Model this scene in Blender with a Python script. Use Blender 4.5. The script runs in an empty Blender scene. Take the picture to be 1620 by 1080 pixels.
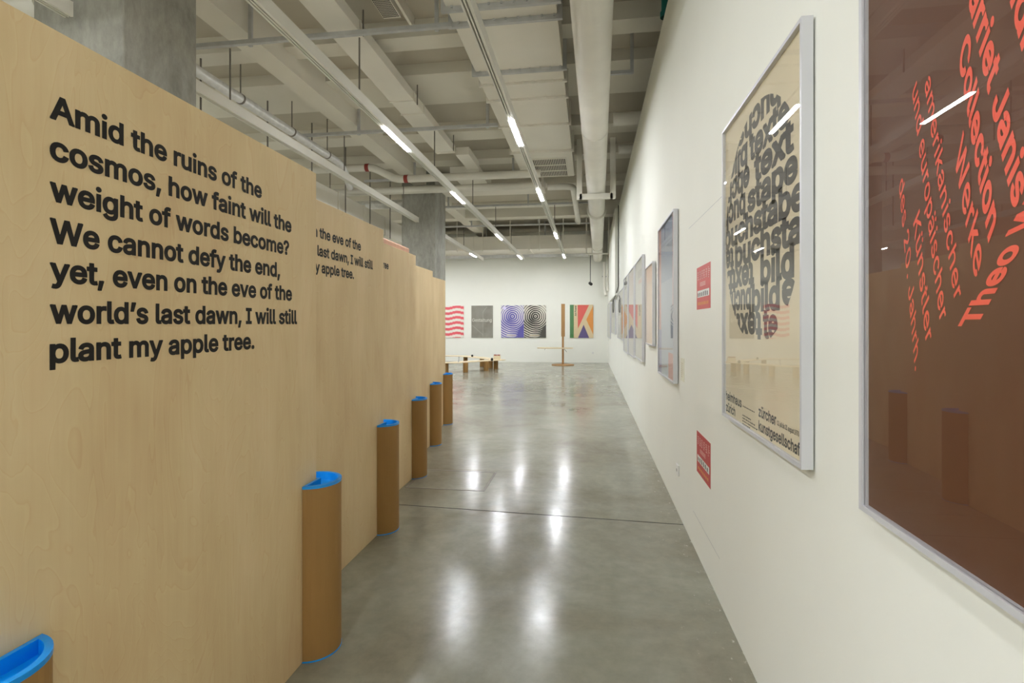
import bpy, bmesh, math, random, os, glob
import numpy as np
from mathutils import Vector
from mathutils.geometry import tessellate_polygon
random.seed(7)
S = bpy.context.scene
C = S.collection
PI = math.pi

# ------------------------------------------------------------------ camera, world, exposure
YAW = math.atan(124 / 840.0)
EYE = 1.45
cd = bpy.data.cameras.new('camera')
cd.sensor_width = 36.0
cd.lens = 840 / 1620 * 36
cd.shift_y = -27 / 1620
cd.clip_start = 0.02
cam = bpy.data.objects.new('camera', cd)
C.objects.link(cam)
cam.location = (0, 0, EYE)
cam.rotation_euler = (PI / 2, 0, YAW)
S.camera = cam
W = bpy.data.worlds.new('world')
S.world = W
W.use_nodes = True
W.node_tree.nodes['Background'].inputs[0].default_value = (1, 0.98, 0.94, 1)
W.node_tree.nodes['Background'].inputs[1].default_value = 0.02
S.view_settings.view_transform = 'Standard'
S.view_settings.look = 'None'
S.view_settings.gamma = 1
S.view_settings.use_curve_mapping = False
S.view_settings.exposure = 0.0
LAMP = 252.0
LAMP_COLOR = (0.97, 1.0, 1.06)

# ------------------------------------------------------------------ materials
def lin(c):
    o = []
    for v in c[:3]:
        v = v / 255.0
        o.append(v / 12.92 if v <= 0.04045 else ((v + 0.055) / 1.055) ** 2.4)
    return tuple(o) + (1.0,)

def nodes(name):
    m = bpy.data.materials.new(name)
    m.use_nodes = True
    t = m.node_tree
    return m, t, t.nodes['Principled BSDF']

def N(t, typ, **kw):
    n = t.nodes.new(typ)
    for k, v in kw.items():
        if k in n.inputs:
            n.inputs[k].default_value = v
        else:
            setattr(n, k, v)
    return n

def coords(t, scale=(1, 1, 1), use='Object', rnd=False):
    tc = N(t, 'ShaderNodeTexCoord')
    mp = N(t, 'ShaderNodeMapping')
    mp.inputs['Scale'].default_value = scale
    t.links.new(tc.outputs[use], mp.inputs['Vector'])
    if rnd:
        oi = N(t, 'ShaderNodeObjectInfo')
        mul = N(t, 'ShaderNodeMath', operation='MULTIPLY')
        mul.inputs[1].default_value = 37.0
        t.links.new(oi.outputs['Random'], mul.inputs[0])
        t.links.new(mul.outputs[0], mp.inputs['Location'])
    return mp.outputs['Vector']

def ramp(t, fac, stops):
    r = N(t, 'ShaderNodeValToRGB')
    e = r.color_ramp.elements
    while len(e) < len(stops):
        e.new(0.5)
    for el, (p, c) in zip(e, stops):
        el.position = p
        el.color = c
    t.links.new(fac, r.inputs['Fac'])
    return r.outputs['Color']

def dim(c, f):
    return tuple(min(1, v * f) for v in c[:3]) + (1,)

def mat(name, rgb, rough=0.5, metal=0.0, var=0.05, scale=6.0, spec=0.5, stretch=(1, 1, 1), bump=0.0, raw=False):
    """a surface with a mild procedural mottle of its own colour"""
    m, t, b = nodes(name)
    c = rgb + (1,) if raw else lin(rgb)
    v = coords(t, stretch)
    n = N(t, 'ShaderNodeTexNoise', Scale=scale, Detail=4.0)
    t.links.new(v, n.inputs['Vector'])
    col = ramp(t, n.outputs['Fac'], [(0.3, dim(c, 1 - var)), (0.7, dim(c, 1 + var))])
    t.links.new(col, b.inputs['Base Color'])
    b.inputs['Roughness'].default_value = rough
    b.inputs['Metallic'].default_value = metal
    b.inputs['Specular IOR Level'].default_value = spec
    if bump:
        bp = N(t, 'ShaderNodeBump', Strength=bump, Distance=0.01)
        t.links.new(n.outputs['Fac'], bp.inputs['Height'])
        t.links.new(bp.outputs['Normal'], b.inputs['Normal'])
    return m

M = {}
M['wall'] = mat('wall_paint', (240, 240, 230), 0.75, var=0.012, scale=1.5, spec=0.2)
M['ceil'] = mat('ceiling_paint', (198, 191, 175), 0.9, var=0.05, scale=0.9, spec=0.1)
M['beam'] = mat('beam_paint', (226, 221, 207), 0.85, var=0.03, scale=1.2, spec=0.1)
M['duct'] = mat('duct_paint', (232, 227, 214), 0.6, var=0.03, scale=1.5, spec=0.3)
M['pipe'] = mat('pipe_paint', (228, 224, 212), 0.5, var=0.05, scale=2.5, spec=0.4)
M['galv'] = mat('galvanised_steel', (192, 192, 190), 0.5, 0.3, var=0.08, scale=9)
M['rod'] = mat('hanger_steel', (120, 114, 104), 0.5, 0.3, var=0.1, scale=9)
M['foil'] = mat('insulation_foil', (225, 224, 222), 0.3, 0.35, var=0.1, scale=14, bump=0.5)
M['track'] = mat('track_paint', (228, 225, 214), 0.5, var=0.02, scale=3)
M['dark'] = mat('dark_recess', (40, 38, 34), 0.8, var=0.1)
M['red'] = mat('red_band', (150, 58, 48), 0.5)
M['teal'] = mat('teal_pipe', (0, 92, 82), 0.5)
M['silver'] = mat('frame_aluminium', (212, 212, 215), 0.45, 0.2, var=0.02, scale=4)
M['black'] = mat('black_vinyl', (26, 22, 19), 0.55, var=0.05, spec=0.3)
M['cable'] = mat('black_cable', (35, 33, 30), 0.5)
M['white'] = mat('white_plastic', (232, 232, 226), 0.45, var=0.01)
M['cardboard'] = mat('cardboard_tube', (156, 119, 69), 0.6, var=0.04, scale=5, stretch=(1, 1, 0.3), spec=0.25)
M['blue'] = mat('blue_plastic', (0, 146, 232), 0.35, var=0.02)
M['gr_dark'] = mat('grille_back', (70, 66, 60), 0.8)
M['plank'] = mat('pale_plank', (222, 204, 168), 0.5, var=0.06, scale=5, stretch=(1, 6, 6))
M['post'] = mat('brown_post', (166, 126, 78), 0.6, var=0.08, scale=8, stretch=(4, 4, 0.5))
M['reddish'] = mat('reddish_veneer', (176, 128, 96), 0.5, var=0.14, scale=4, stretch=(0.3, 3, 0.3))

def m_concrete_floor():
    m, t, b = nodes('polished_concrete')
    v = coords(t)
    n1 = N(t, 'ShaderNodeTexNoise', Scale=0.9, Detail=8.0, Roughness=0.62, Distortion=0.6)
    n2 = N(t, 'ShaderNodeTexNoise', Scale=11.0, Detail=6.0, Roughness=0.7)
    n3 = N(t, 'ShaderNodeTexNoise', Scale=2.2, Detail=5.0, Distortion=1.0)
    for n in (n1, n2, n3):
        t.links.new(v, n.inputs['Vector'])
    c1 = ramp(t, n1.outputs['Fac'], [(0.25, lin((116, 112, 96))), (0.42, lin((138, 134, 117))), (0.55, lin((146, 145, 130))), (0.75, lin((166, 164, 148)))])
    c2 = ramp(t, n2.outputs['Fac'], [(0.3, (0.42, 0.42, 0.42, 1)), (0.7, (0.58, 0.58, 0.58, 1))])
    mx = N(t, 'ShaderNodeMix', data_type='RGBA', blend_type='OVERLAY')
    mx.inputs[0].default_value = 0.6
    t.links.new(c1, mx.inputs[6])
    t.links.new(c2, mx.inputs[7])
    # paint spatter left along the foot of the long wall
    n4 = N(t, 'ShaderNodeTexNoise', Scale=26.0, Detail=7.0, Roughness=0.75)
    v4 = coords(t, (1, 0.55, 1))
    t.links.new(v4, n4.inputs['Vector'])
    sx = N(t, 'ShaderNodeSeparateXYZ')
    t.links.new(v, sx.inputs[0])
    near = N(t, 'ShaderNodeMapRange')
    near.inputs['From Min'].default_value = 0.1
    near.inputs['From Max'].default_value = 0.66
    near.inputs['To Min'].default_value = -0.08
    near.inputs['To Max'].default_value = 0.075
    t.links.new(sx.outputs['X'], near.inputs['Value'])
    sm = N(t, 'ShaderNodeMath', operation='ADD')
    t.links.new(n4.outputs['Fac'], sm.inputs[0])
    t.links.new(near.outputs[0], sm.inputs[1])
    sp = ramp(t, sm.outputs[0], [(0.66, (0, 0, 0, 1)), (0.72, (0.7, 0.7, 0.7, 1))])
    m2 = N(t, 'ShaderNodeMix', data_type='RGBA')
    t.links.new(sp, m2.inputs[0])
    t.links.new(mx.outputs[2], m2.inputs[6])
    m2.inputs[7].default_value = lin((205, 202, 190))
    t.links.new(m2.outputs[2], b.inputs['Base Color'])
    r = N(t, 'ShaderNodeMapRange')
    r.inputs['From Min'].default_value = 0.3
    r.inputs['From Max'].default_value = 0.7
    r.inputs['To Min'].default_value = 0.14
    r.inputs['To Max'].default_value = 0.24
    t.links.new(n3.outputs['Fac'], r.inputs['Value'])
    t.links.new(r.outputs[0], b.inputs['Roughness'])
    bp = N(t, 'ShaderNodeBump', Strength=0.02, Distance=0.02)
    t.links.new(n3.outputs['Fac'], bp.inputs['Height'])
    t.links.new(bp.outputs['Normal'], b.inputs['Normal'])
    b.inputs['Specular IOR Level'].default_value = 0.42
    return m
M['floor'] = m_concrete_floor()

def m_column():
    m, t, b = nodes('raw_concrete')
    v = coords(t, (1, 1, 0.45))
    n1 = N(t, 'ShaderNodeTexNoise', Scale=2.2, Detail=8.0, Roughness=0.65, Distortion=0.5)
    n2 = N(t, 'ShaderNodeTexNoise', Scale=16.0, Detail=5.0, Roughness=0.7)
    t.links.new(v, n1.inputs['Vector'])
    t.links.new(v, n2.inputs['Vector'])
    c1 = ramp(t, n1.outputs['Fac'], [(0.28, lin((128, 126, 117))), (0.5, lin((158, 156, 146))), (0.72, lin((176, 174, 164)))])
    c2 = ramp(t, n2.outputs['Fac'], [(0.3, (0.38, 0.38, 0.38, 1)), (0.7, (0.58, 0.58, 0.58, 1))])
    mx = N(t, 'ShaderNodeMix', data_type='RGBA', blend_type='OVERLAY')
    mx.inputs[0].default_value = 0.7
    t.links.new(c1, mx.inputs[6])
    t.links.new(c2, mx.inputs[7])
    t.links.new(mx.outputs[2], b.inputs['Base Color'])
    b.inputs['Roughness'].default_value = 0.85
    b.inputs['Specular IOR Level'].default_value = 0.2
    return m
M['concrete'] = m_column()

def m_ply():
    m, t, b = nodes('birch_plywood')
    v = coords(t, (1, 1.7, 0.48), rnd=True)
    n1 = N(t, 'ShaderNodeTexNoise', Scale=2.3, Detail=3.0, Roughness=0.42, Distortion=1.3)
    t.links.new(v, n1.inputs['Vector'])
    mul = N(t, 'ShaderNodeMath', operation='MULTIPLY')
    mul.inputs[1].default_value = 17.0
    t.links.new(n1.outputs['Fac'], mul.inputs[0])
    fr = N(t, 'ShaderNodeMath', operation='FRACT')
    t.links.new(mul.outputs[0], fr.inputs[0])
    v2 = coords(t, (1, 16, 0.8), rnd=True)
    n2 = N(t, 'ShaderNodeTexNoise', Scale=3.0, Detail=6.0, Roughness=0.65)
    t.links.new(v2, n2.inputs['Vector'])
    v3 = coords(t, (1, 1.6, 0.6), rnd=True)
    n3 = N(t, 'ShaderNodeTexNoise', Scale=2.4, Detail=3.0)
    t.links.new(v3, n3.inputs['Vector'])
    base = ramp(t, n3.outputs['Fac'], [(0.3, lin((214, 184, 140))), (0.5, lin((222, 196, 151))), (0.7, lin((229, 203, 160)))])
    line = ramp(t, fr.outputs[0], [(0.0, (0.45, 0.44, 0.43, 1)), (0.1, (0.5, 0.5, 0.5, 1)), (0.8, (0.51, 0.51, 0.51, 1)), (0.96, (0.535, 0.535, 0.53, 1)), (1.0, (0.49, 0.49, 0.49, 1))])
    fine = ramp(t, n2.outputs['Fac'], [(0.3, (0.47, 0.47, 0.47, 1)), (0.7, (0.525, 0.525, 0.525, 1))])
    a = N(t, 'ShaderNodeMix', data_type='RGBA', blend_type='OVERLAY')
    a.inputs[0].default_value = 0.8
    t.links.new(base, a.inputs[6])
    t.links.new(line, a.inputs[7])
    c = N(t, 'ShaderNodeMix', data_type='RGBA', blend_type='OVERLAY')
    c.inputs[0].default_value = 0.9
    t.links.new(a.outputs[2], c.inputs[6])
    t.links.new(fine, c.inputs[7])
    t.links.new(c.outputs[2], b.inputs['Base Color'])
    b.inputs['Roughness'].default_value = 0.5
    b.inputs['Specular IOR Level'].default_value = 0.3
    return m
M['ply'] = m_ply()

def m_lamp():
    m = bpy.data.materials.new('lit_diffuser')
    m.use_nodes = True
    t = m.node_tree
    t.nodes.clear()
    o = N(t, 'ShaderNodeOutputMaterial')
    e = N(t, 'ShaderNodeEmission')
    e.inputs['Color'].default_value = LAMP_COLOR + (1,)
    e.inputs['Strength'].default_value = LAMP
    t.links.new(e.outputs[0], o.inputs[0])
    return m
M['lamp'] = m_lamp()

def m_glass(name, fres):
    m = bpy.data.materials.new(name)
    m.use_nodes = True
    t = m.node_tree
    t.nodes.clear()
    o = N(t, 'ShaderNodeOutputMaterial')
    tr = N(t, 'ShaderNodeBsdfTransparent')
    if not fres:
        t.links.new(tr.outputs[0], o.inputs[0])
        return m
    gl = N(t, 'ShaderNodeBsdfGlossy')
    gl.inputs['Roughness'].default_value = 0.0
    f = N(t, 'ShaderNodeFresnel')
    # the node inverts the index on back faces; undo that so light passes the thin pane alike both ways
    ge = N(t, 'ShaderNodeNewGeometry')
    ma = N(t, 'ShaderNodeMath', operation='MULTIPLY_ADD')
    t.links.new(ge.outputs['Backfacing'], ma.inputs[0])
    ma.inputs[1].default_value = 1 / fres - fres
    ma.inputs[2].default_value = fres
    t.links.new(ma.outputs[0], f.inputs['IOR'])
    mx = N(t, 'ShaderNodeMixShader')
    t.links.new(f.outputs[0], mx.inputs[0])
    t.links.new(tr.outputs[0], mx.inputs[1])
    t.links.new(gl.outputs[0], mx.inputs[2])
    t.links.new(mx.outputs[0], o.inputs[0])
    return m
M['glass'] = m_glass('poster_glazing', 1.62)
M['glass_back'] = m_glass('poster_glazing_inner_side', None)

# ------------------------------------------------------------------ mesh helpers
class MB:
    def __init__(s):
        s.v, s.f, s.mi, s.sm = [], [], [], []
    def add(s, vs, fs, mi=0, smooth=False):
        o = len(s.v)
        s.v += [tuple(p) for p in vs]
        for f in fs:
            s.f.append(tuple(i + o for i in f))
            s.mi.append(mi)
            s.sm.append(smooth)
        return s
    def box(s, x0, x1, y0, y1, z0, z1, mi=0):
        vs = [(x, y, z) for x in (x0, x1) for y in (y0, y1) for z in (z0, z1)]
        fs = [(0, 1, 3, 2), (4, 6, 7, 5), (0, 4, 5, 1), (2, 3, 7, 6), (0, 2, 6, 4), (1, 5, 7, 3)]
        return s.add(vs, fs, mi)
    def poly(s, pts, mi=0):
        return s.add(pts, [tuple(range(len(pts)))], mi)
    def prism(s, pts, fn, a, b, mi=0, smooth=False, caps=True):
        """extrude a 2-D outline; fn(u, v, w) -> xyz with w going from a to b"""
        n = len(pts)
        vs = [fn(u, v, a) for u, v in pts] + [fn(u, v, b) for u, v in pts]
        s.add(vs, [(i, (i + 1) % n, (i + 1) % n + n, i + n) for i in range(n)], mi, smooth)
        if caps:
            o = len(s.v) - 2 * n
            s.f.append(tuple(o + i for i in range(n))[::-1]); s.mi.append(mi); s.sm.append(False)
            s.f.append(tuple(o + n + i for i in range(n))); s.mi.append(mi); s.sm.append(False)
        return s
    def tube(s, path, r, n=16, mi=0, cap=True):
        path = [Vector(p) for p in path]
        rings = []
        up = None
        for i, p in enumerate(path):
            if i == 0: d = path[1] - p
            elif i == len(path) - 1: d = p - path[i - 1]
            else: d = (path[i + 1] - p).normalized() + (p - path[i - 1]).normalized()
            d.normalize()
            if up is None:
                up = Vector((0, 0, 1)) if abs(d.z) < 0.9 else Vector((1, 0, 0))
            a = d.cross(up).normalized()
            up = a.cross(d).normalized()
            k = 1.0
            if 0 < i < len(path) - 1:
                k = 1 / max(0.5, math.sqrt((1 + (path[i + 1] - p).normalized().dot((p - path[i - 1]).normalized())) / 2))
            rr = r[i] if isinstance(r, (list, tuple)) else r
            rings.append([p + (a * math.cos(2 * PI * j / n) + up * math.sin(2 * PI * j / n)) * rr for j in range(n)])
        vs = [q for R in rings for q in R]
        fs = []
        for i in range(len(rings) - 1):
            for j in range(n):
                k = (j + 1) % n
                fs.append((i * n + j, i * n + k, (i + 1) * n + k, (i + 1) * n + j))
        s.add(vs, fs, mi, True)
        if cap:
            s.add(rings[0], [tuple(range(n))], mi)
            s.add(rings[-1], [tuple(range(n))[::-1]], mi)
        return s
    def build(s, name, mats, parent=None, loc=None, bevel=0.0):
        me = bpy.data.meshes.new(name)
        me.from_pydata(s.v, [], s.f)
        if not isinstance(mats, (list, tuple)):
            mats = [mats]
        for m in mats:
            me.materials.append(m)
        for p, mi, sm in zip(me.polygons, s.mi, s.sm):
            p.material_index = mi
            p.use_smooth = sm
        bm = bmesh.new()
        bm.from_mesh(me)
        if bevel or len(bm.faces) < 3000:
            bmesh.ops.recalc_face_normals(bm, faces=bm.faces)
        bm.to_mesh(me)
        bm.free()
        o = bpy.data.objects.new(name, me)
        C.objects.link(o)
        if parent:
            o.parent = parent
        if loc:
            o.location = loc
        if bevel:
            b = o.modifiers.new('bevel', 'BEVEL')
            b.width = bevel
            b.segments = 2
            b.limit_method = 'ANGLE'
        return o

def tag(o, label, cat, group=None):
    o['label'] = label
    o['category'] = cat
    if group:
        o['group'] = group
    return o

def thing(name, label, cat, loc=(0, 0, 0), group=None):
    o = bpy.data.objects.new(name, None)
    C.objects.link(o)
    o.location = loc
    o.empty_display_size = 0.1
    return tag(o, label, cat, group)

def struct(o, label=None):
    o['kind'] = 'structure'
    if label:
        o['label'] = label
    return o

# ------------------------------------------------------------------ lettering: outlines of the thin face, thickened to a bold grotesque
def load_font():
    try:
        fp = glob.glob(os.path.join(bpy.utils.resource_path('LOCAL'), 'datafiles', 'fonts', 'Inter*'))
        return bpy.data.fonts.load(fp[0])
    except Exception:
        return None
FONT = load_font()
_cache = {}

def outlines(body, space=1.0):
    key = (body, space)
    if key in _cache:
        return _cache[key]
    cu = bpy.data.curves.new('lettering', 'FONT')
    cu.body = body
    if FONT:
        cu.font = FONT
    cu.space_character = space
    cu.resolution_u = 5
    cu.fill_mode = 'NONE'
    o = bpy.data.objects.new('lettering', cu)
    C.objects.link(o)
    dg = bpy.context.evaluated_depsgraph_get()
    dg.update()
    me = o.evaluated_get(dg).to_mesh()
    vs = [(v.co.x, v.co.y) for v in me.vertices]
    nb = {}
    for e in me.edges:
        a, b = e.vertices
        nb.setdefault(a, []).append(b)
        nb.setdefault(b, []).append(a)
    o.evaluated_get(dg).to_mesh_clear()
    loops, seen = [], set()
    for st in nb:
        if st in seen:
            continue
        lp, cur, prev = [st], st, None
        seen.add(st)
        while True:
            nx = [k for k in nb[cur] if k not in seen]
            if not nx:
                break
            cur = nx[0]
            seen.add(cur)
            lp.append(cur)
        q = []
        for i in lp:
            if not q or (vs[i][0] - q[-1][0]) ** 2 + (vs[i][1] - q[-1][1]) ** 2 > 1e-7:
                q.append(vs[i])
        if len(q) > 2 and (q[0][0] - q[-1][0]) ** 2 + (q[0][1] - q[-1][1]) ** 2 < 1e-7:
            q.pop()
        if len(q) > 2:
            loops.append(q)
    bpy.data.objects.remove(o)
    bpy.data.curves.remove(cu)
    if body != 'H':
        k = CAP / max(p[1] for p in outlines('H')[0])      # bring every face to the same cap height
        loops = [[(x * k, y * k) for x, y in L] for L in loops]
    _cache[key] = loops
    return loops

CAP = 0.73
_glyphs = {}
def letter_mesh(body, w, space=1.0):
    """triangles of the thickened lettering: outlines grown by w with sharp corners, contoured on a fine grid; cap height = 1"""
    key = (body, w, space)
    if key in _glyphs:
        return _glyphs[key]
    loops = outlines(body, space)
    H = 0.0085
    quads = []
    for L in loops:
        ys = [p[1] for p in L]
        xs = [p[0] for p in L]
        if max(ys) - min(ys) < 0.2 and max(xs) - min(xs) < 0.2 and min(ys) > 0.52:      # dots of i and umlauts keep their gap
            L = [(x, y + w * 1.1) for x, y in L]
        n = len(L)
        for i in range(n):
            p0, p1, p2, p3 = L[i - 1], L[i], L[(i + 1) % n], L[(i + 2) % n]
            dx, dy = p2[0] - p1[0], p2[1] - p1[1]
            l = math.hypot(dx, dy)
            dx, dy = dx / l, dy / l
            def ext(a, b, c):
                ux, uy = b[0] - a[0], b[1] - a[1]
                vx, vy = c[0] - b[0], c[1] - b[1]
                t = abs(math.atan2(ux * vy - uy * vx, ux * vx + uy * vy))
                return w * min(1.0, math.tan(min(t, 3.0) / 2))
            e0, e1 = ext(p0, p1, p2), ext(p1, p2, p3)
            quads.append((p1[0] - dx * e0, p1[1] - dy * e0, dx, dy, l + e0 + e1))
    x0 = min(q[0] for q in quads) - 0.3
    x1 = max(q[0] for q in quads) + 0.3
    y0, y1 = -0.42, 1.15
    nx, ny = int((x1 - x0) / H) + 1, int((y1 - y0) / H) + 1
    F = np.full((nx, ny), 1.0)
    gx, gy = x0 + np.arange(nx) * H, y0 + np.arange(ny) * H
    for ax, ay, dx, dy, l in quads:
        bx, by = ax + dx * l, ay + dy * l
        i0, i1 = int((min(ax, bx) - w - x0) / H) - 3, int((max(ax, bx) + w - x0) / H) + 5
        j0, j1 = max(0, int((min(ay, by) - w - y0) / H) - 3), int((max(ay, by) + w - y0) / H) + 5
        X, Y = np.meshgrid(gx[i0:i1] - ax, gy[j0:j1] - ay, indexing='ij')
        u = X * dx + Y * dy
        v = np.abs(X * dy - Y * dx) - w
        d = np.maximum(np.maximum(-u, u - l), v)
        F[i0:i1, j0:j1] = np.minimum(F[i0:i1, j0:j1], d)
    odd = np.zeros((nx, ny), bool)
    for L in loops:                                   # the strokes of the thin face itself stay filled
        for i in range(len(L)):
            (ax, ay), (bx, by) = L[i - 1], L[i]
            if ay > by:
                ax, ay, bx, by = bx, by, ax, ay
            j0, j1 = int(math.ceil((ay - y0) / H)), int(math.ceil((by - y0) / H))
            for j in range(max(0, j0), min(ny, j1)):
                xc = ax + (bx - ax) * (y0 + j * H - ay) / (by - ay)
                odd[max(0, int(math.ceil((xc - x0) / H))):, j] ^= True
    F[odd] = np.minimum(F[odd], -0.4 * H)
    F[F == 0] = 1e-6
    # marching squares -> directed segments (inside on the left)
    ins = F < 0
    code = ins[:-1, :-1] * 1 + ins[1:, :-1] * 2 + ins[1:, 1:] * 4 + ins[:-1, 1:] * 8
    T = {1: [(3, 0)], 2: [(0, 1)], 3: [(3, 1)], 4: [(1, 2)], 5: [(3, 0), (1, 2)], 6: [(0, 2)], 7: [(3, 2)], 8: [(2, 3)], 9: [(2, 0)], 10: [(0, 1), (2, 3)],
         11: [(2, 1)], 12: [(1, 3)], 13: [(1, 0)], 14: [(0, 3)]}
    def edge(i, j, e):
        return ((i, j, 0), (i + 1, j, 1), (i, j + 1, 0), (i, j, 1))[e]
    nxt = {}
    for i, j in zip(*np.nonzero((code > 0) & (code < 15))):
        for a, b in T[int(code[i, j])]:
            nxt[edge(int(i), int(j), a)] = edge(int(i), int(j), b)
    def pt(k):
        i, j, d = k
        f0 = F[i, j]
        f1 = F[i + 1, j] if d == 0 else F[i, j + 1]
        t = f0 / (f0 - f1)
        return (x0 + (i + (t if d == 0 else 0)) * H, y0 + (j + (t if d == 1 else 0)) * H)
    rings = []
    while nxt:
        st = next(iter(nxt))
        k, ring = st, []
        while k in nxt:
            ring.append(pt(k))
            k = nxt.pop(k)
        rings.append(ring)
    def simp(P, tol):
        if len(P) < 4:
            return P
        keep = [False] * len(P)
        keep[0] = keep[-1] = True
        st = [(0, len(P) - 1)]
        while st:
            a, b = st.pop()
            if b - a < 2:
                continue
            A, B = P[a], P[b]
            dx, dy = B[0] - A[0], B[1] - A[1]
            l = math.hypot(dx, dy) or 1e-9
            best, bi = -1, a
            for i in range(a + 1, b):
                d = abs((P[i][0] - A[0]) * dy - (P[i][1] - A[1]) * dx) / l if l > 1e-6 else math.hypot(P[i][0] - A[0], P[i][1] - A[1])
                if d > best:
                    best, bi = d, i
            if best > tol:
                keep[bi] = True
                st += [(a, bi), (bi, b)]
        return [p for p, k in zip(P, keep) if k]
    def area(P):
        return sum(P[i - 1][0] * P[i][1] - P[i][0] * P[i - 1][1] for i in range(len(P))) / 2
    out = []
    for R in rings:
        h = len(R) // 2
        q = simp(R[:h + 1], 0.003)[:-1] + simp(R[h:] + R[:1], 0.003)[:-1]
        if len(q) >= 3 and abs(area(q)) > 2e-4:
            out.append(q)
    big = max(out, key=lambda r: abs(area(r)))
    sg = 1 if area(big) > 0 else -1
    outer = [r for r in out if area(r) * sg > 0]
    holes = [r for r in out if area(r) * sg < 0]
    def inside(p, R):
        c = False
        for i in range(len(R)):
            a, b = R[i - 1], R[i]
            if (a[1] > p[1]) != (b[1] > p[1]) and p[0] < (b[0] - a[0]) * (p[1] - a[1]) / (b[1] - a[1]) + a[0]:
                c = not c
        return c
    tris = []
    for R in outer:
        poly = [R] + [h for h in holes if inside(h[0], R)]
        flat_ = [p for r in poly for p in r]
        for t in tessellate_polygon([[Vector((p[0], p[1], 0)) for p in r] for r in poly]):
            tris.append([flat_[i] for i in t])
    mx0 = min(p[0] for t in tris for p in t)
    mx1 = max(p[0] for t in tris for p in t)
    k = 1 / (CAP + 2 * w)
    res = [[((p[0] - mx0) * k, (p[1] + w) * k) for p in t] for t in tris], (mx1 - mx0) * k
    _glyphs[key] = res
    return res

def write(mb, body, fn, p0, xv, yv, w=0.045, space=1.0, mi=0, clip=None):
    """p0 baseline start, xv full-width vector, yv cap-height vector (all 2-D); fn(s, z) -> xyz"""
    ts, wd = letter_mesh(body, w, space)
    for q in ts:
        P = [(p0[0] + x / wd * xv[0] + y * yv[0], p0[1] + x / wd * xv[1] + y * yv[1]) for x, y in q]
        if clip:
            P = clip(P)
            if len(P) < 3:
                continue
        mb.poly([fn(*p) for p in P], mi)

# ------------------------------------------------------------------ structure
XW, YB = 0.668, 20.33
struct(MB().box(-12, 3, -5, 20.6, -0.12, 0).build('floor', M['floor']), 'polished grey concrete floor of the gallery')
struct(MB().box(XW, XW + 0.16, -5, YB, 0, 4.27).build('wall_right', M['wall']), 'long white wall carrying the framed posters')
struct(MB().box(-12, 3, YB, YB + 0.2, 0, 5.2).build('wall_back', M['wall']), 'white end wall with five frameless posters')
struct(MB().box(-12.2, -12, -5, YB, 0, 5.2).build('wall_left', M['wall']))
struct(MB().box(-12, 3, -5.2, -5, 0, 5.2).build('wall_front', M['wall']))
struct(MB().box(3, 3.2, -5, YB, 0, 5.2).build('wall_outer', M['ceil']))
struct(MB().box(-12, 3, -5, 20.6, 5.0, 5.2).build('ceiling', M['ceil']), 'bare painted ceiling slab')
struct(MB().box(-3.97, -3.67, -5, 3.5, 4.6, 5).box(-3.97, -3.67, 4.3, 11.6, 4.6, 5).box(-3.97, -3.67, 12.5, YB, 4.6, 5).build('trim_1', M['beam']), 'long painted beam running over the columns')
k = 2
for y0, y1, zb in [(-2.5, -1.6, 4.84), (-0.4, 0.5, 4.84), (1.7, 2.7, 4.84), (3.9, 4.7, 4.84), (5.95, 6.25, 4.8), (6.97, 7.95, 4.85), (9.05, 9.5, 4.82), (10.6, 11.0, 4.82), (12.7, 13.1, 4.82), (15.4, 15.8, 4.6)]:
    struct(MB().box(-3.67, 3, y0, y1, zb, 5).box(-12, -3.97, y0, y1, zb, 5).build('trim_%d' % k, M['beam']), 'painted cross beam under the ceiling slab')
    k += 1
for y0, y1, lb in [(3.52, 4.27, 'raw concrete column rising behind the nearest plywood panel'), (11.62, 12.48, 'raw concrete column beyond the farthest plywood panels')]:
    o = MB().box(-4.26, -3.47, y0, y1, 0, 5).build('column', M['concrete'], bevel=0.012)
    struct(o, lb)
# thin saw-cut joint across the slab
struct(MB().box(-1.9, 0.668, -0.004, 0.004, 0, 0.0012).build('trim_20', M['dark'], loc=(0, 4.02, 0)), 'thin saw-cut joint across the concrete floor').rotation_euler = (0, 0, -0.05)
# hatch in the floor
h = thing('floor_hatch', 'rectangular access hatch set flush in the floor by the third cardboard tube', 'hatch', (-1.27, 4.83, 0))
fr = MB()
for a in ((-0.36, 0.36, -0.30, -0.285), (-0.36, 0.36, 0.285, 0.30), (-0.36, -0.345, -0.285, 0.285), (0.345, 0.36, -0.285, 0.285)):
    fr.box(*a, 0, 0.002)
fr.build('hatch_frame', M['rod'], h)
MB().box(-0.343, 0.343, -0.283, 0.283, 0, 0.0015).build('lid', M['floor'], h)

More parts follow.
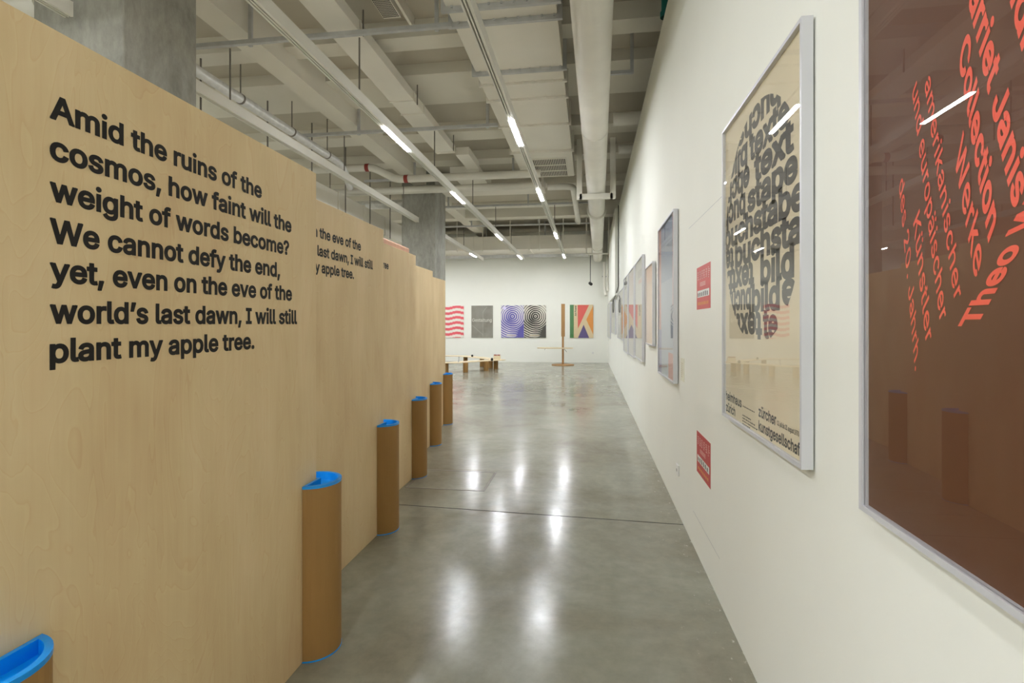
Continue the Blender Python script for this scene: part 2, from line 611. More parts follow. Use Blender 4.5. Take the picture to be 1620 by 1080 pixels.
# ------------------------------------------------------------------ plywood panels and their slotted tubes
PANELS = [(-1.222, 0.90, 2.238, 2.13, 'tall birch plywood panel nearest the camera, lettered in seven lines'),
          (-1.452, 2.27, 3.595, 2.12, 'second plywood panel in the row, lettered in three lines'),
          (-1.657, 3.62, 4.905, 2.11, 'third plywood panel in the row, with two letters showing past its neighbour'),
          (-1.890, 4.93, 6.225, 2.095, 'fourth plywood panel in the row, blank, beyond the lettered three'),
          (-2.100, 6.25, 7.545, 2.09, 'fifth and farthest plywood panel, blank, nearest the end wall')]
TH = 0.03
LINES = {0: [('Amid the ruins of the', 1.045, 1.836, 1.921), ('cosmos, how faint will the', 1.045, 2.036, 1.827),
             ('weight of words become?', 1.045, 2.019, 1.732), ('We cannot defy the end,', 1.045, 1.955, 1.636),
             ('yet, even on the eve of the', 1.045, 2.04, 1.547), ('world\u2019s last dawn, I will still', 1.045, 2.079, 1.451),
             ('plant my apple tree.', 1.045, 1.792, 1.360)],
         1: [('even on the eve of the', 2.371, 3.216, 1.918), ('world\u2019s last dawn, I will still', 2.371, 3.405, 1.819),
             ('plant my apple tree.', 2.370, 3.116, 1.730)],
         2: [('my apple tree', 3.71, 4.208, 1.905)]}
for i, (x, y0, y1, top, lb) in enumerate(PANELS):
    t = thing('plywood_panel', lb, 'panel', (x, y0, 0), 'plywood text panels stepping down the corridor')
    MB().box(-TH, 0, 0, y1 - y0, 0, top).build('board', M['ply'], t, bevel=0.0015)
    if i in LINES:
        mb = MB()
        for body, a, b, z in LINES[i]:
            cap = 0.0585
            write(mb, body, lambda s, q: (0.0008, s, q), (a - y0, z), (b - a, 0), (0, cap), 0.040)
        mb.build('lettering', M['black'], t)

def slotted(R, hw, ys, ang0=-PI / 2, n=40, sgn=1):
    """outline of a disc with a slot from its rim to y = ys (slot opens towards -y; sgn flips it)"""
    d = math.asin(hw / R)
    pts = []
    a0, a1 = -PI / 2 + d, 1.5 * PI - d
    for j in range(n + 1):
        a = a0 + (a1 - a0) * j / n
        pts.append((R * math.cos(a), sgn * R * math.sin(a)))
    pts += [(-hw, sgn * ys), (hw, sgn * ys)]
    return pts

TUBES = [(0, 0.905, -1, 0.755, 'brown cardboard tube with blue cap at the bottom left corner, nearest the camera'),
         (0, 2.238, 1, 0.755, 'brown cardboard tube with blue cap at the far end of the seven-line panel'),
         (1, 3.595, 1, 0.755, 'brown cardboard tube with blue cap at the far end of the three-line panel'),
         (2, 4.905, 1, 0.745, 'brown cardboard tube with blue cap beside the floor hatch'),
         (3, 6.225, 1, 0.742, 'brown cardboard tube with blue cap at the far end of the fourth panel'),
         (4, 7.545, 1, 0.735, 'farthest brown cardboard tube with blue cap, at the end of the panel row')]
for pi, yc, sg, zt, lb in TUBES:
    t = thing('cardboard_tube', lb, 'tube', (PANELS[pi][0] - TH / 2, yc, 0), 'slotted cardboard tubes holding the panels')
    R, hw, ys = 0.122, TH / 2 + 0.002, 0.006
    f = lambda u, v, w: (u, v, w)
    MB().prism(slotted(R, hw, ys, sgn=sg), f, 0.006, zt - 0.012, caps=False).build('tube_wall', M['cardboard'], t)
    MB().prism(slotted(R + 0.0015, hw, ys, sgn=sg), f, 0.0, 0.006).build('base_ring', M['blue'], t)
    o1, i1 = slotted(R + 0.0015, hw, ys, sgn=sg), slotted(R - 0.014, hw + 0.012, ys + 0.012, sgn=sg)
    n = len(o1)
    cap = MB()
    z0, z1, zf = zt - 0.012, zt, zt - 0.034
    vs = [(u, v, z0) for u, v in o1] + [(u, v, z1) for u, v in o1] + [(u, v, z1) for u, v in i1] + [(u, v, zf) for u, v in i1]
    fs = []
    for a in range(3):
        fs += [(a * n + j, a * n + (j + 1) % n, (a + 1) * n + (j + 1) % n, (a + 1) * n + j) for j in range(n)]
    cap.add(vs, fs)
    cap.build('cap_rim', M['blue'], t)
    fl = MB().prism(i1, f, zf - 0.004, zf)
    fl.build('cap_tray', M['blue'], t)
# reddish board standing behind the panels
o = MB().box(-2.62, -2.32, 5.55, 6.62, 0, 2.44).build('veneer_case', M['reddish'], bevel=0.02)
tag(o, 'reddish veneered case showing its top above the third plywood panel', 'case')

# ------------------------------------------------------------------ posters on the right wall
def frame_poster(label, y_far, y_near, z0, z1, print_fn, depth=0.04, face=0.013, cat='poster'):
    """root at the lower far corner on the wall; local u runs towards the camera (-Y), v up, w out of the wall (-X)"""
    t = thing('framed_poster', label, cat, (XW, y_far, z0), 'framed posters along the right wall')
    w, h = y_far - y_near, z1 - z0
    L = lambda u, v, d: (-d, -u, v)
    def bx(mb, u0, u1, v0, v1, d0, d1, mi=0):
        a, b = L(u0, v0, d0), L(u1, v1, d1)
        mb.box(min(a[0], b[0]), max(a[0], b[0]), min(a[1], b[1]), max(a[1], b[1]), min(a[2], b[2]), max(a[2], b[2]), mi)
    fr = MB()
    # mitred aluminium section swept round the four sides
    for (u0, v0, u1, v1, iu0, iv0, iu1, iv1) in ((0, 0, w, 0, face, face, w - face, face), (w, 0, w, h, w - face, face, w - face, h - face),
                                                 (w, h, 0, h, w - face, h - face, face, h - face), (0, h, 0, 0, face, h - face, face, face)):
        vs = [L(u0, v0, 0.006), L(u1, v1, 0.006), L(u1, v1, depth), L(u0, v0, depth), L(iu0, iv0, 0.006), L(iu1, iv1, 0.006), L(iu1, iv1, depth), L(iu0, iv0, depth)]
        fr.add(vs, [(0, 1, 2, 3), (3, 2, 6, 7), (7, 6, 5, 4), (4, 5, 1, 0), (0, 3, 7, 4), (1, 5, 6, 2)])
    fr.build('frame', M['silver'], t)
    bk = MB()
    bx(bk, face, w - face, face, h - face, 0.006, depth - 0.016)
    bx(bk, 0.12, w - 0.12, h - 0.16, h - 0.12, 0.0, 0.006)
    bx(bk, 0.12, w - 0.12, 0.12, 0.16, 0.0, 0.006)
    bk.build('backing', M['white'], t)
    print_fn(t, w, h, lambda u, v, e=0.0: L(u, v, depth - 0.0155 + e), face)
    g = MB()
    vs = [L(u, v, d) for d in (depth - 0.008, depth - 0.005) for u, v in ((face, face), (w - face, face), (w - face, h - face), (face, h - face))]
    g.add(vs, [(0, 3, 2, 1), (0, 1, 5, 4), (1, 2, 6, 5), (2, 3, 7, 6), (3, 0, 4, 7)], 1)
    g.add(vs[4:], [(0, 1, 2, 3)], 0)
    g.build('glass', [M['glass'], M['glass_back']], t)
    return t

def sheet(t, w, h, P, f, m, name='print'):
    MB().poly([P(f, f), P(w - f, f), P(w - f, h - f), P(f, h - f)]).build(name, m, t)

M['cream'] = mat('cream_paper', (226, 212, 178), 0.6, var=0.02)
M['gray_ink'] = mat('grey_ink', (74, 70, 62), 0.6, var=0.04)
M['brown_print'] = mat('brown_print', (94, 55, 30), 0.6, var=0.03)
M['orange_ink'] = mat('orange_ink', (242, 96, 72), 0.6, var=0.02)

def circle_clip(cx, cy, r, umax=None, n=44):
    planes = [(math.cos(2 * PI * k / n), math.sin(2 * PI * k / n)) for k in range(n)]
    def clip(P):
        if all((x - cx) ** 2 + (y - cy) ** 2 < (r * 0.99) ** 2 for x, y in P):
            return P
        for a, b in planes:
            Q = []
            m = len(P)
            for i in range(m):
                p, q = P[i], P[(i + 1) % m]
                dp = (p[0] - cx) * a + (p[1] - cy) * b - r
                dq = (q[0] - cx) * a + (q[1] - cy) * b - r
                if dp <= 0:
                    Q.append(p)
                if dp * dq < 0:
                    k = dp / (dp - dq)
                    Q.append((p[0] + (q[0] - p[0]) * k, p[1] + (q[1] - p[1]) * k))
            P = Q
            if len(P) < 3:
                return []
        return P
    return clip

def art_circle(t, w, h, P, f):
    sheet(t, w, h, P, f, M['cream'])
    Y0, Z0 = 2.685, 1.013
    K = 1.012                       # the print lies a little behind the frame's face
    cu, cv, r = Y0 - 2.197, 1.8415 - Z0, 0.470
    clip = circle_clip(cu, cv, r)
    fn = lambda s, z: P(s, z, 0.0006)
    mb = MB()
    p = 0.1016
    # (text, mode, u offset from the circle's left edge, width); n upright, r turned half round, v turned over
    rows = [[('buchst', 'r', 0.14, 0.60)],
            [('bild', 'v', 0.05, 0.30), ('texte', 'n', 0.38, 0.44)],
            [('ebch', 'r', 0.02, 0.36), ('text', 'n', 0.44, 0.42)],
            [('buch', 'r', -0.04, 0.36), ('stape', 'n', 0.35, 0.54)],
            [('buchstabe', 'n', -0.03, 0.98)],
            [('te', 'r', -0.01, 0.15), ('buchsta', 'n', 0.16, 0.76)],
            [('textb', 'r', 0.0, 0.44), ('bild', 'n', 0.52, 0.34)],
            [('bucho', 'r', 0.02, 0.38), ('bild', 'n', 0.41, 0.32), ('e', 'r', 0.75, 0.13)],
            [('text', 'r', 0.18, 0.36), ('te', 'n', 0.55, 0.16)]]
    for k, row in enumerate(rows):
        top = cv + r - k * p
        base = top - p
        for body, md, u, wd in row:
            u0 = cu - r + u
            if md == 'n':
                write(mb, body, fn, (u0, base), (wd, 0), (0, p * 1.12), 0.055, 1.0, clip=clip)
            elif md == 'r':
                write(mb, body, fn, (u0 + wd, top), (-wd, 0), (0, -p * 1.12), 0.055, 1.0, clip=clip)
            else:
                write(mb, body, fn, (u0, top), (wd, 0), (0, -p * 1.12), 0.055, 1.0, clip=clip)
    mb.build('circle_lettering', M['gray_ink'], t)
    cp = MB()
    G = lambda Y, Z: (Y0 - Y * K, 1.45 + (Z - 1.45) * K - Z0)
    for body, Ya, Yb, Z, cap, wt in (('heimhaus', 2.634, 2.374, 1.096, 0.041, 0.035), ('z\u00fcrich', 2.634, 2.472, 1.042, 0.041, 0.035),
                                     ('z\u00fcrcher', 2.143, 1.949, 1.099, 0.041, 0.035), ('kunstgesellschaft', 2.143, 1.722, 1.045, 0.041, 0.035),
                                     ('12. juli bis 23. august 1970', 1.940, 1.746, 1.104, 0.017, 0.03)):
        u, v = G(Ya, Z)
        write(cp, body, fn, (u, v), ((Ya - Yb) * K, 0), (0, cap), wt)
    # small print too fine to read: rows of short dashes
    for Ya, Yb, Z in ((2.355, 2.20, 1.104), (2.36, 2.24, 1.066), (2.36, 2.20, 1.054), (2.36, 2.17, 1.042), (2.36, 2.26, 1.030)):
        y = Ya
        while y > Yb:
            L = random.uniform(0.006, 0.02)
            u, v = G(y, Z)
            cp.poly([fn(u, v), fn(u + L, v), fn(u + L, v + 0.005), fn(u, v + 0.005)])
            y -= L + 0.004
    cp.build('caption', M['black'], t)

def art_brown(t, w, h, P, f):
    sheet(t, w, h, P, f, M['brown_print'])
    S0, Z0, K = -1.362, 1.015, 1.033
    fn = lambda s, z: P(s, z, 0.0006)
    mb = MB()
    def lim(Q):
        for ax, lo, sg in ((0, f + .002, 1), (0, w - f - .002, -1), (1, f + .002, 1), (1, h - f - .002, -1)):
            R = []
            for i in range(len(Q)):
                p, q = Q[i], Q[(i + 1) % len(Q)]
                a, b = sg * (p[ax] - lo), sg * (q[ax] - lo)
                if a >= 0:
                    R.append(p)
                if a * b < 0:
                    k = a / (a - b)
                    R.append((p[0] + (q[0] - p[0]) * k, p[1] + (q[1] - p[1]) * k))
            Q = R
            if len(Q) < 3:
                return []
        return Q
    for body, a, b, up, wt in (('Collection', (-1.004, 1.900), (-0.934, 1.577), (0.025, 0.045), 0.042),
                               ('Harriet Janis', (-0.993, 2.032), (-0.883, 1.616), (0.030, 0.041), 0.042),
                               ('Sidney and', (-0.905, 1.985), (-0.79, 1.55), (0.030, 0.041), 0.042),
                               ('Werke', (-1.014, 1.730), (-0.963, 1.520), (0.023, 0.048), 0.02),
                               ('amerikanischer', (-1.098, 1.897), (-1.013, 1.484), (0.021, 0.024), 0.015),
                               ('und europ\u00e4ischer', (-1.138, 1.900), (-1.052, 1.448), (0.021, 0.026), 0.015),
                               ('K\u00fcnstler', (-1.134, 1.645), (-1.093, 1.408), (0.021, 0.027), 0.015),
                               ('des 20. Jahrh.', (-1.183, 1.730), (-1.128, 1.358), (0.017, 0.028), 0.014),
                               ('Theo W', (-0.960, 1.447), (-0.815, 1.632), (-0.047, 0.000), 0.045)):
        write(mb, body, fn, (a[0] * K - S0, 1.45 + (a[1] - 1.45) * K - Z0), ((b[0] - a[0]) * K, (b[1] - a[1]) * K), up, wt, 1.04, clip=lim)
    mb.build('lettering', M['orange_ink'], t)

def art_bands(bands, extra=None):
    """vertical or horizontal colour fields of one print: (u0,u1,v0,v1,rgb) in fractions"""
    def fn(t, w, h, P, f):
        ms, mb = [], MB()
        a, b = w - 2 * f, h - 2 * f
        for k, (u0, u1, v0, v1, rgb) in enumerate(bands):
            ms.append(mat('print_colour', rgb, 0.6, var=0.03))
            e = k * 0.00012
            mb.poly([P(f + u0 * a, f + v0 * b, e), P(f + u1 * a, f + v0 * b, e), P(f + u1 * a, f + v1 * b, e), P(f + u0 * a, f + v1 * b, e)], k)
        mb.build('print', ms, t)
    return fn

B_ = frame_poster('large silver-framed dark brown poster with slanted orange lettering, nearest the camera', 1.362, 0.40, 1.015, 2.392, art_brown)
B_.rotation_euler = (0, 0, math.radians(-0.6))      # hangs a centimetre off the wall at its near edge
frame_poster('silver-framed cream poster with a disc of grey letters, beside two red notices', 2.685, 1.708, 1.013, 2.378, art_circle)
frame_poster('silver-framed pale blue poster with pink edges, third frame from the camera', 5.16, 4.20, 0.995, 2.335,
             art_bands([(0, 1, 0, 1, (186, 194, 206)), (0, 1, 0.62, 1, (160, 172, 192)), (0, 0.12, 0.3, 1, (222, 158, 146)), (0.86, 1, 0.45, 1, (216, 164, 152)), (0, 0.16, 0, 0.3, (150, 150, 190)), (0.62, 1, 0, 0.16, (214, 150, 140))]))
frame_poster('small silver-framed peach poster, lower and shorter than its neighbours', 6.33, 5.60, 1.225, 2.10, art_bands([(0, 1, 0, 1, (240, 208, 180)), (0, 1, 0.8, 1, (238, 196, 166))]))
frame_poster('tall silver-framed pale grey poster just beyond the small peach one', 7.80, 6.70, 0.985, 2.312, art_bands([(0, 1, 0, 1, (224, 220, 208)), (0.3, 0.95, 0.82, 0.9, (196, 190, 180)), (0.4, 0.9, 0.76, 0.8, (232, 190, 178))]))
frame_poster('tall silver-framed whitish poster, middle of the three tall ones', 9.13, 7.99, 0.955, 2.312, art_bands([(0, 1, 0, 1, (222, 214, 206)), (0.1, 0.9, 0.7, 0.96, (220, 200, 192))]))
frame_poster('tall silver-framed off-white poster, farthest of the three tall ones', 10.40, 9.32, 0.94, 2.312, art_bands([(0, 1, 0, 1, (214, 212, 204)), (0.1, 0.6, 0.85, 0.9, (120, 120, 116))]))
frame_poster('silver-framed poster with dark brown bars above a pale field', 12.72, 10.55, 1.13, 2.17, art_bands([(0, 1, 0, 1, (218, 214, 204)), (0.1, 0.42, 0.5, 0.86, (92, 82, 72)), (0.55, 0.72, 0.5, 0.86, (96, 86, 76)), (0.12, 0.3, 0.06, 0.3, (110, 104, 130)), (0.45, 0.6, 0.1, 0.45, (170, 120, 80))]))
frame_poster('silver-framed poster half dark taupe, behind the hanging cable loop', 16.6, 14.0, 1.19, 2.09, art_bands([(0, 1, 0, 1, (220, 214, 200)), (0.1, 0.95, 0.5, 1, (112, 102, 90)), (0.6, 0.7, 0.05, 0.5, (90, 150, 130)), (0.3, 0.4, 0.2, 0.5, (214, 170, 130))]))
frame_poster('farthest silver-framed poster, close to the end wall', 20.1, 17.6, 0.98, 2.18, art_bands([(0, 1, 0, 1, (208, 206, 200))]))

# ------------------------------------------------------------------ red notices, card, sockets on the right wall
M['notice'] = mat('notice_red', (208, 92, 88), 0.5, var=0.04, scale=12)
M['notice_deep'] = mat('notice_deep_red', (192, 66, 64), 0.5, var=0.04, scale=12)
M['notice_light'] = mat('notice_light', (232, 196, 186), 0.5, var=0.05)
M['notice_gray'] = mat('notice_photo_grey', (120, 116, 112), 0.5, var=0.3, scale=40)
M['notice_gold'] = mat('notice_gold', (222, 150, 74), 0.5, var=0.1, scale=30)
for label, z0, z1 in (('upper red paper notice stuck on the white wall beside the cream poster', 1.543, 1.804),
                      ('lower red paper notice stuck on the white wall, below the cream poster', 0.524, 0.781)):
    t = thing('wall_notice', label, 'notice', (XW, 3.50, z0), 'red paper notices on the right wall')
    w, h = 0.388, z1 - z0
    P = lambda u, v, e: (-e, -u, v)
    def rect(mb, u0, u1, v0, v1, e=0.0016, mi=0):
        mb.poly([P(u0, v0, e), P(u1, v0, e), P(u1, v1, e), P(u0, v1, e)], mi)
    MB().box(-0.001, 0, -w, 0, 0, h).build('paper', M['notice'] if z0 > 1 else M['notice_deep'], t)
    hd = MB()
    for k in range(5):
        u = 0.03 + k * 0.058
        for r in range(4):
            a, b = random.uniform(0, 0.018), random.uniform(0.024, 0.04)
            v = h * 0.70 + r * h * 0.055
            rect(hd, u + a * 0.5, u + b, v, v + 0.006)
        uu = u + random.uniform(0.008, 0.026)
        rect(hd, uu, uu + 0.008, h * 0.70, h * 0.70 + h * 0.19)
    for k in range(6):
        rect(hd, 0.325, 0.325 + random.uniform(0.02, 0.05), h * 0.68 + k * 0.011, h * 0.68 + k * 0.011 + 0.004)
    for k in range(3):
        rect(hd, 0.10, 0.26, h * 0.54 + k * 0.009, h * 0.54 + k * 0.009 + 0.004)
    hd.build('heading', M['notice_light'], t)
    ph = MB()
    rect(ph, 0.025, 0.36, h * 0.28, h * 0.44)
    for k in range(6):
        u = 0.035 + k * 0.052
        rect(ph, u, u + 0.03, h * 0.30, h * random.uniform(0.38, 0.42), 0.002, 1)
    ph.build('photo_strip', [M['white'], M['notice_gray']], t)
    gd = MB()
    for k in range(7):
        u = 0.04 + k * 0.044
        rect(gd, u, u + 0.03, h * 0.10, h * 0.17)
    gd.build('gold_text', M['notice_gold'], t)
t = thing('caption_card', 'narrow cream caption card on the wall right of the pale blue poster', 'card', (XW, 4.10, 1.035))
MB().box(-0.002, 0, -0.15, 0, 0, 0.168).build('card', mat('card_paper', (232, 230, 208), 0.6), t)
mb = MB()
for k in range(8):
    mb.poly([(-0.0026, -0.02, 0.03 + k * 0.014), (-0.0026, -0.02 - random.uniform(0.05, 0.1), 0.03 + k * 0.014), (-0.0026, -0.1, 0.034 + k * 0.014), (-0.0026, -0.02, 0.034 + k * 0.014)])
mb.build('caption_text', mat('card_ink', (206, 190, 160), 0.6), t)

def socket(label, loc, rz):
    t = thing('wall_socket', label, 'socket', loc)
    t.rotation_euler = (0, 0, rz)
    MB().box(-0.045, 0.045, -0.012, 0, -0.04, 0.04).build('plate', M['white'], t, bevel=0.003)
    MB().box(-0.014, -0.008, -0.0128, -0.012, -0.012, 0.008).box(0.008, 0.014, -0.0128, -0.012, -0.012, 0.008).build('slots', M['dark'], t)
socket('white socket low on the right wall, between the pale blue and cream posters', (XW, 4.22, 0.335), -PI / 2)
socket('white socket low on the end wall, right of the triangle poster', (0.095, YB, 0.375), 0)
struct(MB().box(-0.0006, 0, 2.86, 3.78, 2.105, 2.108).build('trim_21', M['galv'], loc=(XW, 0, 0)), 'hairline board joint in the right wall')
struct(MB().box(-0.0006, 0, 2.9, 3.62, 0.226, 0.229).build('trim_22', M['galv'], loc=(XW, 0, 0)), 'hairline board joint low in the right wall')

# white boxed casing high on the right wall with conduits, black cable loop
o = MB().box(0.575, XW, 12.8, 16.6, 2.14, 4.2).build('trim_23', M['wall'], bevel=0.01)
struct(o, 'white boxed casing on the right wall above the far posters')
o = MB().tube([(0.655, 12.76, 4.26), (0.655, 12.76, 2.35), (0.61, 12.8, 2.2), (0.56, 12.97, 2.06)] +
              [(0.555, 13.27 - 0.32 * math.cos(a), 1.9 + 0.16 * math.sin(a)) for a in [k * PI / 8 for k in range(4, 22)]], 0.009, 8).build('hanging_cable', M['cable'])
tag(o, 'black cable down the right wall ending in a loop beyond the far posters', 'cable')
t = thing('conduit_pair', 'pair of white conduits bending down the corner of the end wall', 'conduit', (0.505, 19.9, 0))
MB().tube([(0, 0, 3.75), (0, 0, 3.0), (0.01, -0.1, 2.75), (0.06, -0.3, 2.5)], 0.05, 12).build('conduit', M['pipe'], t)
MB().tube([(0.12, 0, 4.0), (0.12, 0, 3.05), (0.12, -0.1, 2.85), (0.12, -0.3, 2.65)], 0.035, 12).build('conduit', M['pipe'], t)
MB().box(-0.08, 0.16, -0.02, 0.06, 3.2, 3.24).build('clip', M['galv'], t)

# camera on its drop rod
t = thing('security_camera', 'small black camera hanging on a thin rod before the end wall', 'camera', (0.0, 19.6, 2.93))
MB().tube([(0, 0, 0.05), (0, 0, 1.035)], 0.012, 8).build('drop_rod', M['cable'], t)
b = MB()
b.tube([(0.03, -0.09, -0.02), (-0.02, 0.06, 0.03)], 0.055, 14)
b.build('camera_body', M['cable'], t)

# ------------------------------------------------------------------ posters on the end wall
def m_wave_red():
    m, t, b = nodes('checker_wave_print')
    tc = N(t, 'ShaderNodeTexCoord')
    sp = N(t, 'ShaderNodeSeparateXYZ')
    t.links.new(tc.outputs['Object'], sp.inputs[0])
    def op(o, a, bb=None):
        n = N(t, 'ShaderNodeMath', operation=o)
        for i, q in enumerate((a, bb)):
            if q is None: continue
            if isinstance(q, (int, float)): n.inputs[i].default_value = q
            else: t.links.new(q, n.inputs[i])
        return n.outputs[0]
    u = op('MULTIPLY', sp.outputs['X'], 1 / 0.11)
    col = op('FLOOR', u)
    ph = op('MULTIPLY', op('SINE', op('MULTIPLY', col, 0.9)), 0.035)
    v = op('MULTIPLY', op('ADD', sp.outputs['Z'], ph), 1 / 0.205)
    fr = op('FRACT', v)
    st = op('GREATER_THAN', fr, 0.5)
    c = ramp(t, st, [(0.0, lin((240, 232, 220))), (1.0, lin((236, 92, 104)))])
    t.links.new(c, b.inputs['Base Color'])
    b.inputs['Roughness'].default_value = 0.5
    return m
def m_op(name, dark, light):
    m, t, b = nodes(name)
    v = coords(t)
    n = N(t, 'ShaderNodeTexNoise', Scale=2.2, Detail=1.0)
    t.links.new(v, n.inputs['Vector'])
    sub = N(t, 'ShaderNodeVectorMath', operation='SUBTRACT')
    sub.inputs[1].default_value = (0.44, 0, 0.83)
    t.links.new(v, sub.inputs[0])
    ln = N(t, 'ShaderNodeVectorMath', operation='LENGTH')
    t.links.new(sub.outputs[0], ln.inputs[0])
    ad = N(t, 'ShaderNodeMath', operation='MULTIPLY_ADD')
    t.links.new(n.outputs['Fac'], ad.inputs[0])
    ad.inputs[1].default_value = 0.10
    t.links.new(ln.outputs['Value'], ad.inputs[2])
    mu = N(t, 'ShaderNodeMath', operation='MULTIPLY')
    mu.inputs[1].default_value = 2 * PI / 0.075
    t.links.new(ad.outputs[0], mu.inputs[0])
    si = N(t, 'ShaderNodeMath', operation='SINE')
    t.links.new(mu.outputs[0], si.inputs[0])
    n2 = N(t, 'ShaderNodeTexNoise', Scale=1.9, Detail=0.0)
    v2 = coords(t, (1, 1, 0.7))
    t.links.new(v2, n2.inputs['Vector'])
    th = N(t, 'ShaderNodeMath', operation='MULTIPLY_ADD')
    t.links.new(n2.outputs['Fac'], th.inputs[0])
    th.inputs[1].default_value = 4.0
    th.inputs[2].default_value = -1.65
    gt = N(t, 'ShaderNodeMath', operation='GREATER_THAN')
    t.links.new(si.outputs[0], gt.inputs[0])
    t.links.new(th.outputs[0], gt.inputs[1])
    c = ramp(t, gt.outputs[0], [(0.0, lin(dark)), (1.0, lin(light))])
    t.links.new(c, b.inputs['Base Color'])
    b.inputs['Roughness'].default_value = 0.5
    return m
def m_grey():
    m, t, b = nodes('grey_halftone_print')
    v = coords(t, (1, 1, 1))
    w = N(t, 'ShaderNodeTexWave', Scale=22.0, Distortion=2.0)
    w.bands_direction = 'DIAGONAL'
    t.links.new(v, w.inputs['Vector'])
    n = N(t, 'ShaderNodeTexNoise', Scale=2.5, Detail=3.0)
    t.links.new(v, n.inputs['Vector'])
    a = N(t, 'ShaderNodeMath', operation='MULTIPLY_ADD')
    t.links.new(w.outputs['Fac'], a.inputs[0])
    a.inputs[1].default_value = 0.4
    t.links.new(n.outputs['Fac'], a.inputs[2])
    c = ramp(t, a.outputs[0], [(0.3, lin((104, 99, 88))), (0.95, lin((150, 146, 134)))])
    t.links.new(c, b.inputs['Base Color'])
    b.inputs['Roughness'].default_value = 0.5
    return m

def wall_poster(label, x0, x1, z0, z1, fill):
    t = thing('wall_poster', label, 'poster', (x0, YB, z0), 'posters on the end wall')
    w, h = x1 - x0, z1 - z0
    MB().box(0, w, -0.03, 0, 0, h).build('mount', M['white'], t, bevel=0.002)
    fill(t, w, h)
    g = MB()
    vs = [(u, d, v) for d in (-0.034, -0.037) for u, v in ((0, 0), (w, 0), (w, h), (0, h))]
    g.add(vs, [(0, 3, 2, 1), (0, 1, 5, 4), (1, 2, 6, 5), (2, 3, 7, 6), (3, 0, 4, 7)], 1)
    g.add(vs[4:], [(0, 1, 2, 3)], 0)
    g.build('glass', [M['glass'], M['glass_back']], t)
    return t
def flat(m, name='print'):
    return lambda t, w, h: MB().poly([(0, -0.0305, 0), (w, -0.0305, 0), (w, -0.0305, h), (0, -0.0305, h)]).build(name, m, t)
def grey_fill(t, w, h):
    flat(m_grey())(t, w, h)
    mb = MB()
    write(mb, 'Gestaltung', lambda s, z: (s, -0.0312, z), (0.03, 0.62), (0.78, 0), (0, 0.13), 0.02)
    mb.build('lettering', mat('grey_poster_ink', (206, 202, 190), 0.6), t)
    mb = MB()
    for a, b in (((0.02, 0.5), (0.45, 0.12)), ((0.46, 0.02), (0.46, 1.0)), ((0.46, 1.0), (0.62, 1.2))):
        d = Vector((b[0] - a[0], b[1] - a[1])).normalized() * 0.006
        mb.poly([(a[0] - d[1], -0.0310, a[1] + d[0]), (a[0] + d[1], -0.0310, a[1] - d[0]), (b[0] + d[1], -0.0310, b[1] - d[0]), (b[0] - d[1], -0.0310, b[1] + d[0])])
    mb.build('line_drawing', mat('grey_poster_line', (176, 172, 160), 0.6), t)
def k_fill(t, w, h):
    cols = [(226, 204, 160), (70, 132, 74), (226, 84, 72), (232, 150, 48), (84, 66, 128)]
    ms = [mat('shape_print', c, 0.5, var=0.02) for c in cols]
    mb = MB()
    def pg(pts, mi):
        mb.poly([(u * w, -0.0305 - mi * 0.0003, (1 - v) * h) for u, v in pts], mi)
    pg([(0, 1), (1, 1), (1, 0), (0, 0)], 0)
    pg([(0, 1), (0.17, 1), (0.17, 0), (0, 0)], 1)
    pg([(0.335, 0.01), (0.82, 0.01), (0.345, 0.72)], 2)
    pg([(1, 0.02), (1, 0.9), (0.705, 0.45)], 3)
    pg([(0.35, 1), (0.83, 1), (0.59, 0.60)], 4)
    mb.build('print', ms, t)
    lt = MB()
    write(lt, 'Art Power', lambda s, z: (s, -0.033, z), (0.285 * w, 0.66 * h), (0, 0.32 * h), (-0.075 * w, 0), 0.04)
    lt.build('lettering', M['gray_ink'], t)
def op_fill(m, rgb):
    def fn(t, w, h):
        flat(m)(t, w, h)
        if rgb:
            mb = MB()
            mb.add([(0.14 + 0.065 * math.cos(a), -0.0312, h - 0.11 + 0.065 * math.sin(a)) for a in [2 * PI * k / 24 for k in range(24)]], [tuple(range(24))])
            mb.build('sticker', mat('pale_lilac', rgb, 0.5), t)
        mb = MB()
        for k in range(9):
            u = 0.22 + k * 0.042
            mb.poly([(u, -0.0312, 0.075), (u + 0.03, -0.0312, 0.075), (u + 0.035, -0.0312, 0.105), (u + 0.004, -0.0312, 0.105)])
        mb.build('caption', M['cream'], t)
    return fn
wall_poster('pink and white wavy checkered poster, partly hidden by the panels', -5.80, -4.906, 0.93, 2.186, flat(m_wave_red()))
wall_poster('grey halftone poster with a pale word across it', -4.602, -3.747, 0.934, 2.183, grey_fill)
wall_poster('violet swirling line poster, left of its black twin', -3.423, -2.535, 0.938, 2.186, op_fill(m_op('violet_swirl', (92, 86, 172), (226, 222, 224)), (226, 220, 250)))
wall_poster('black swirling line poster, right of its violet twin', -2.530, -1.678, 0.938, 2.186, op_fill(m_op('black_swirl', (52, 49, 42), (226, 221, 206)), None))
wall_poster('poster of green, red, orange and purple triangles on the end wall', -0.774, 0.107, 0.937, 2.196, k_fill)
wall_poster('pale pink poster on the end wall, left of the checkered one', -7.3, -6.3, 0.93, 2.186, flat(mat('pink_print', (238, 176, 164), 0.5)))

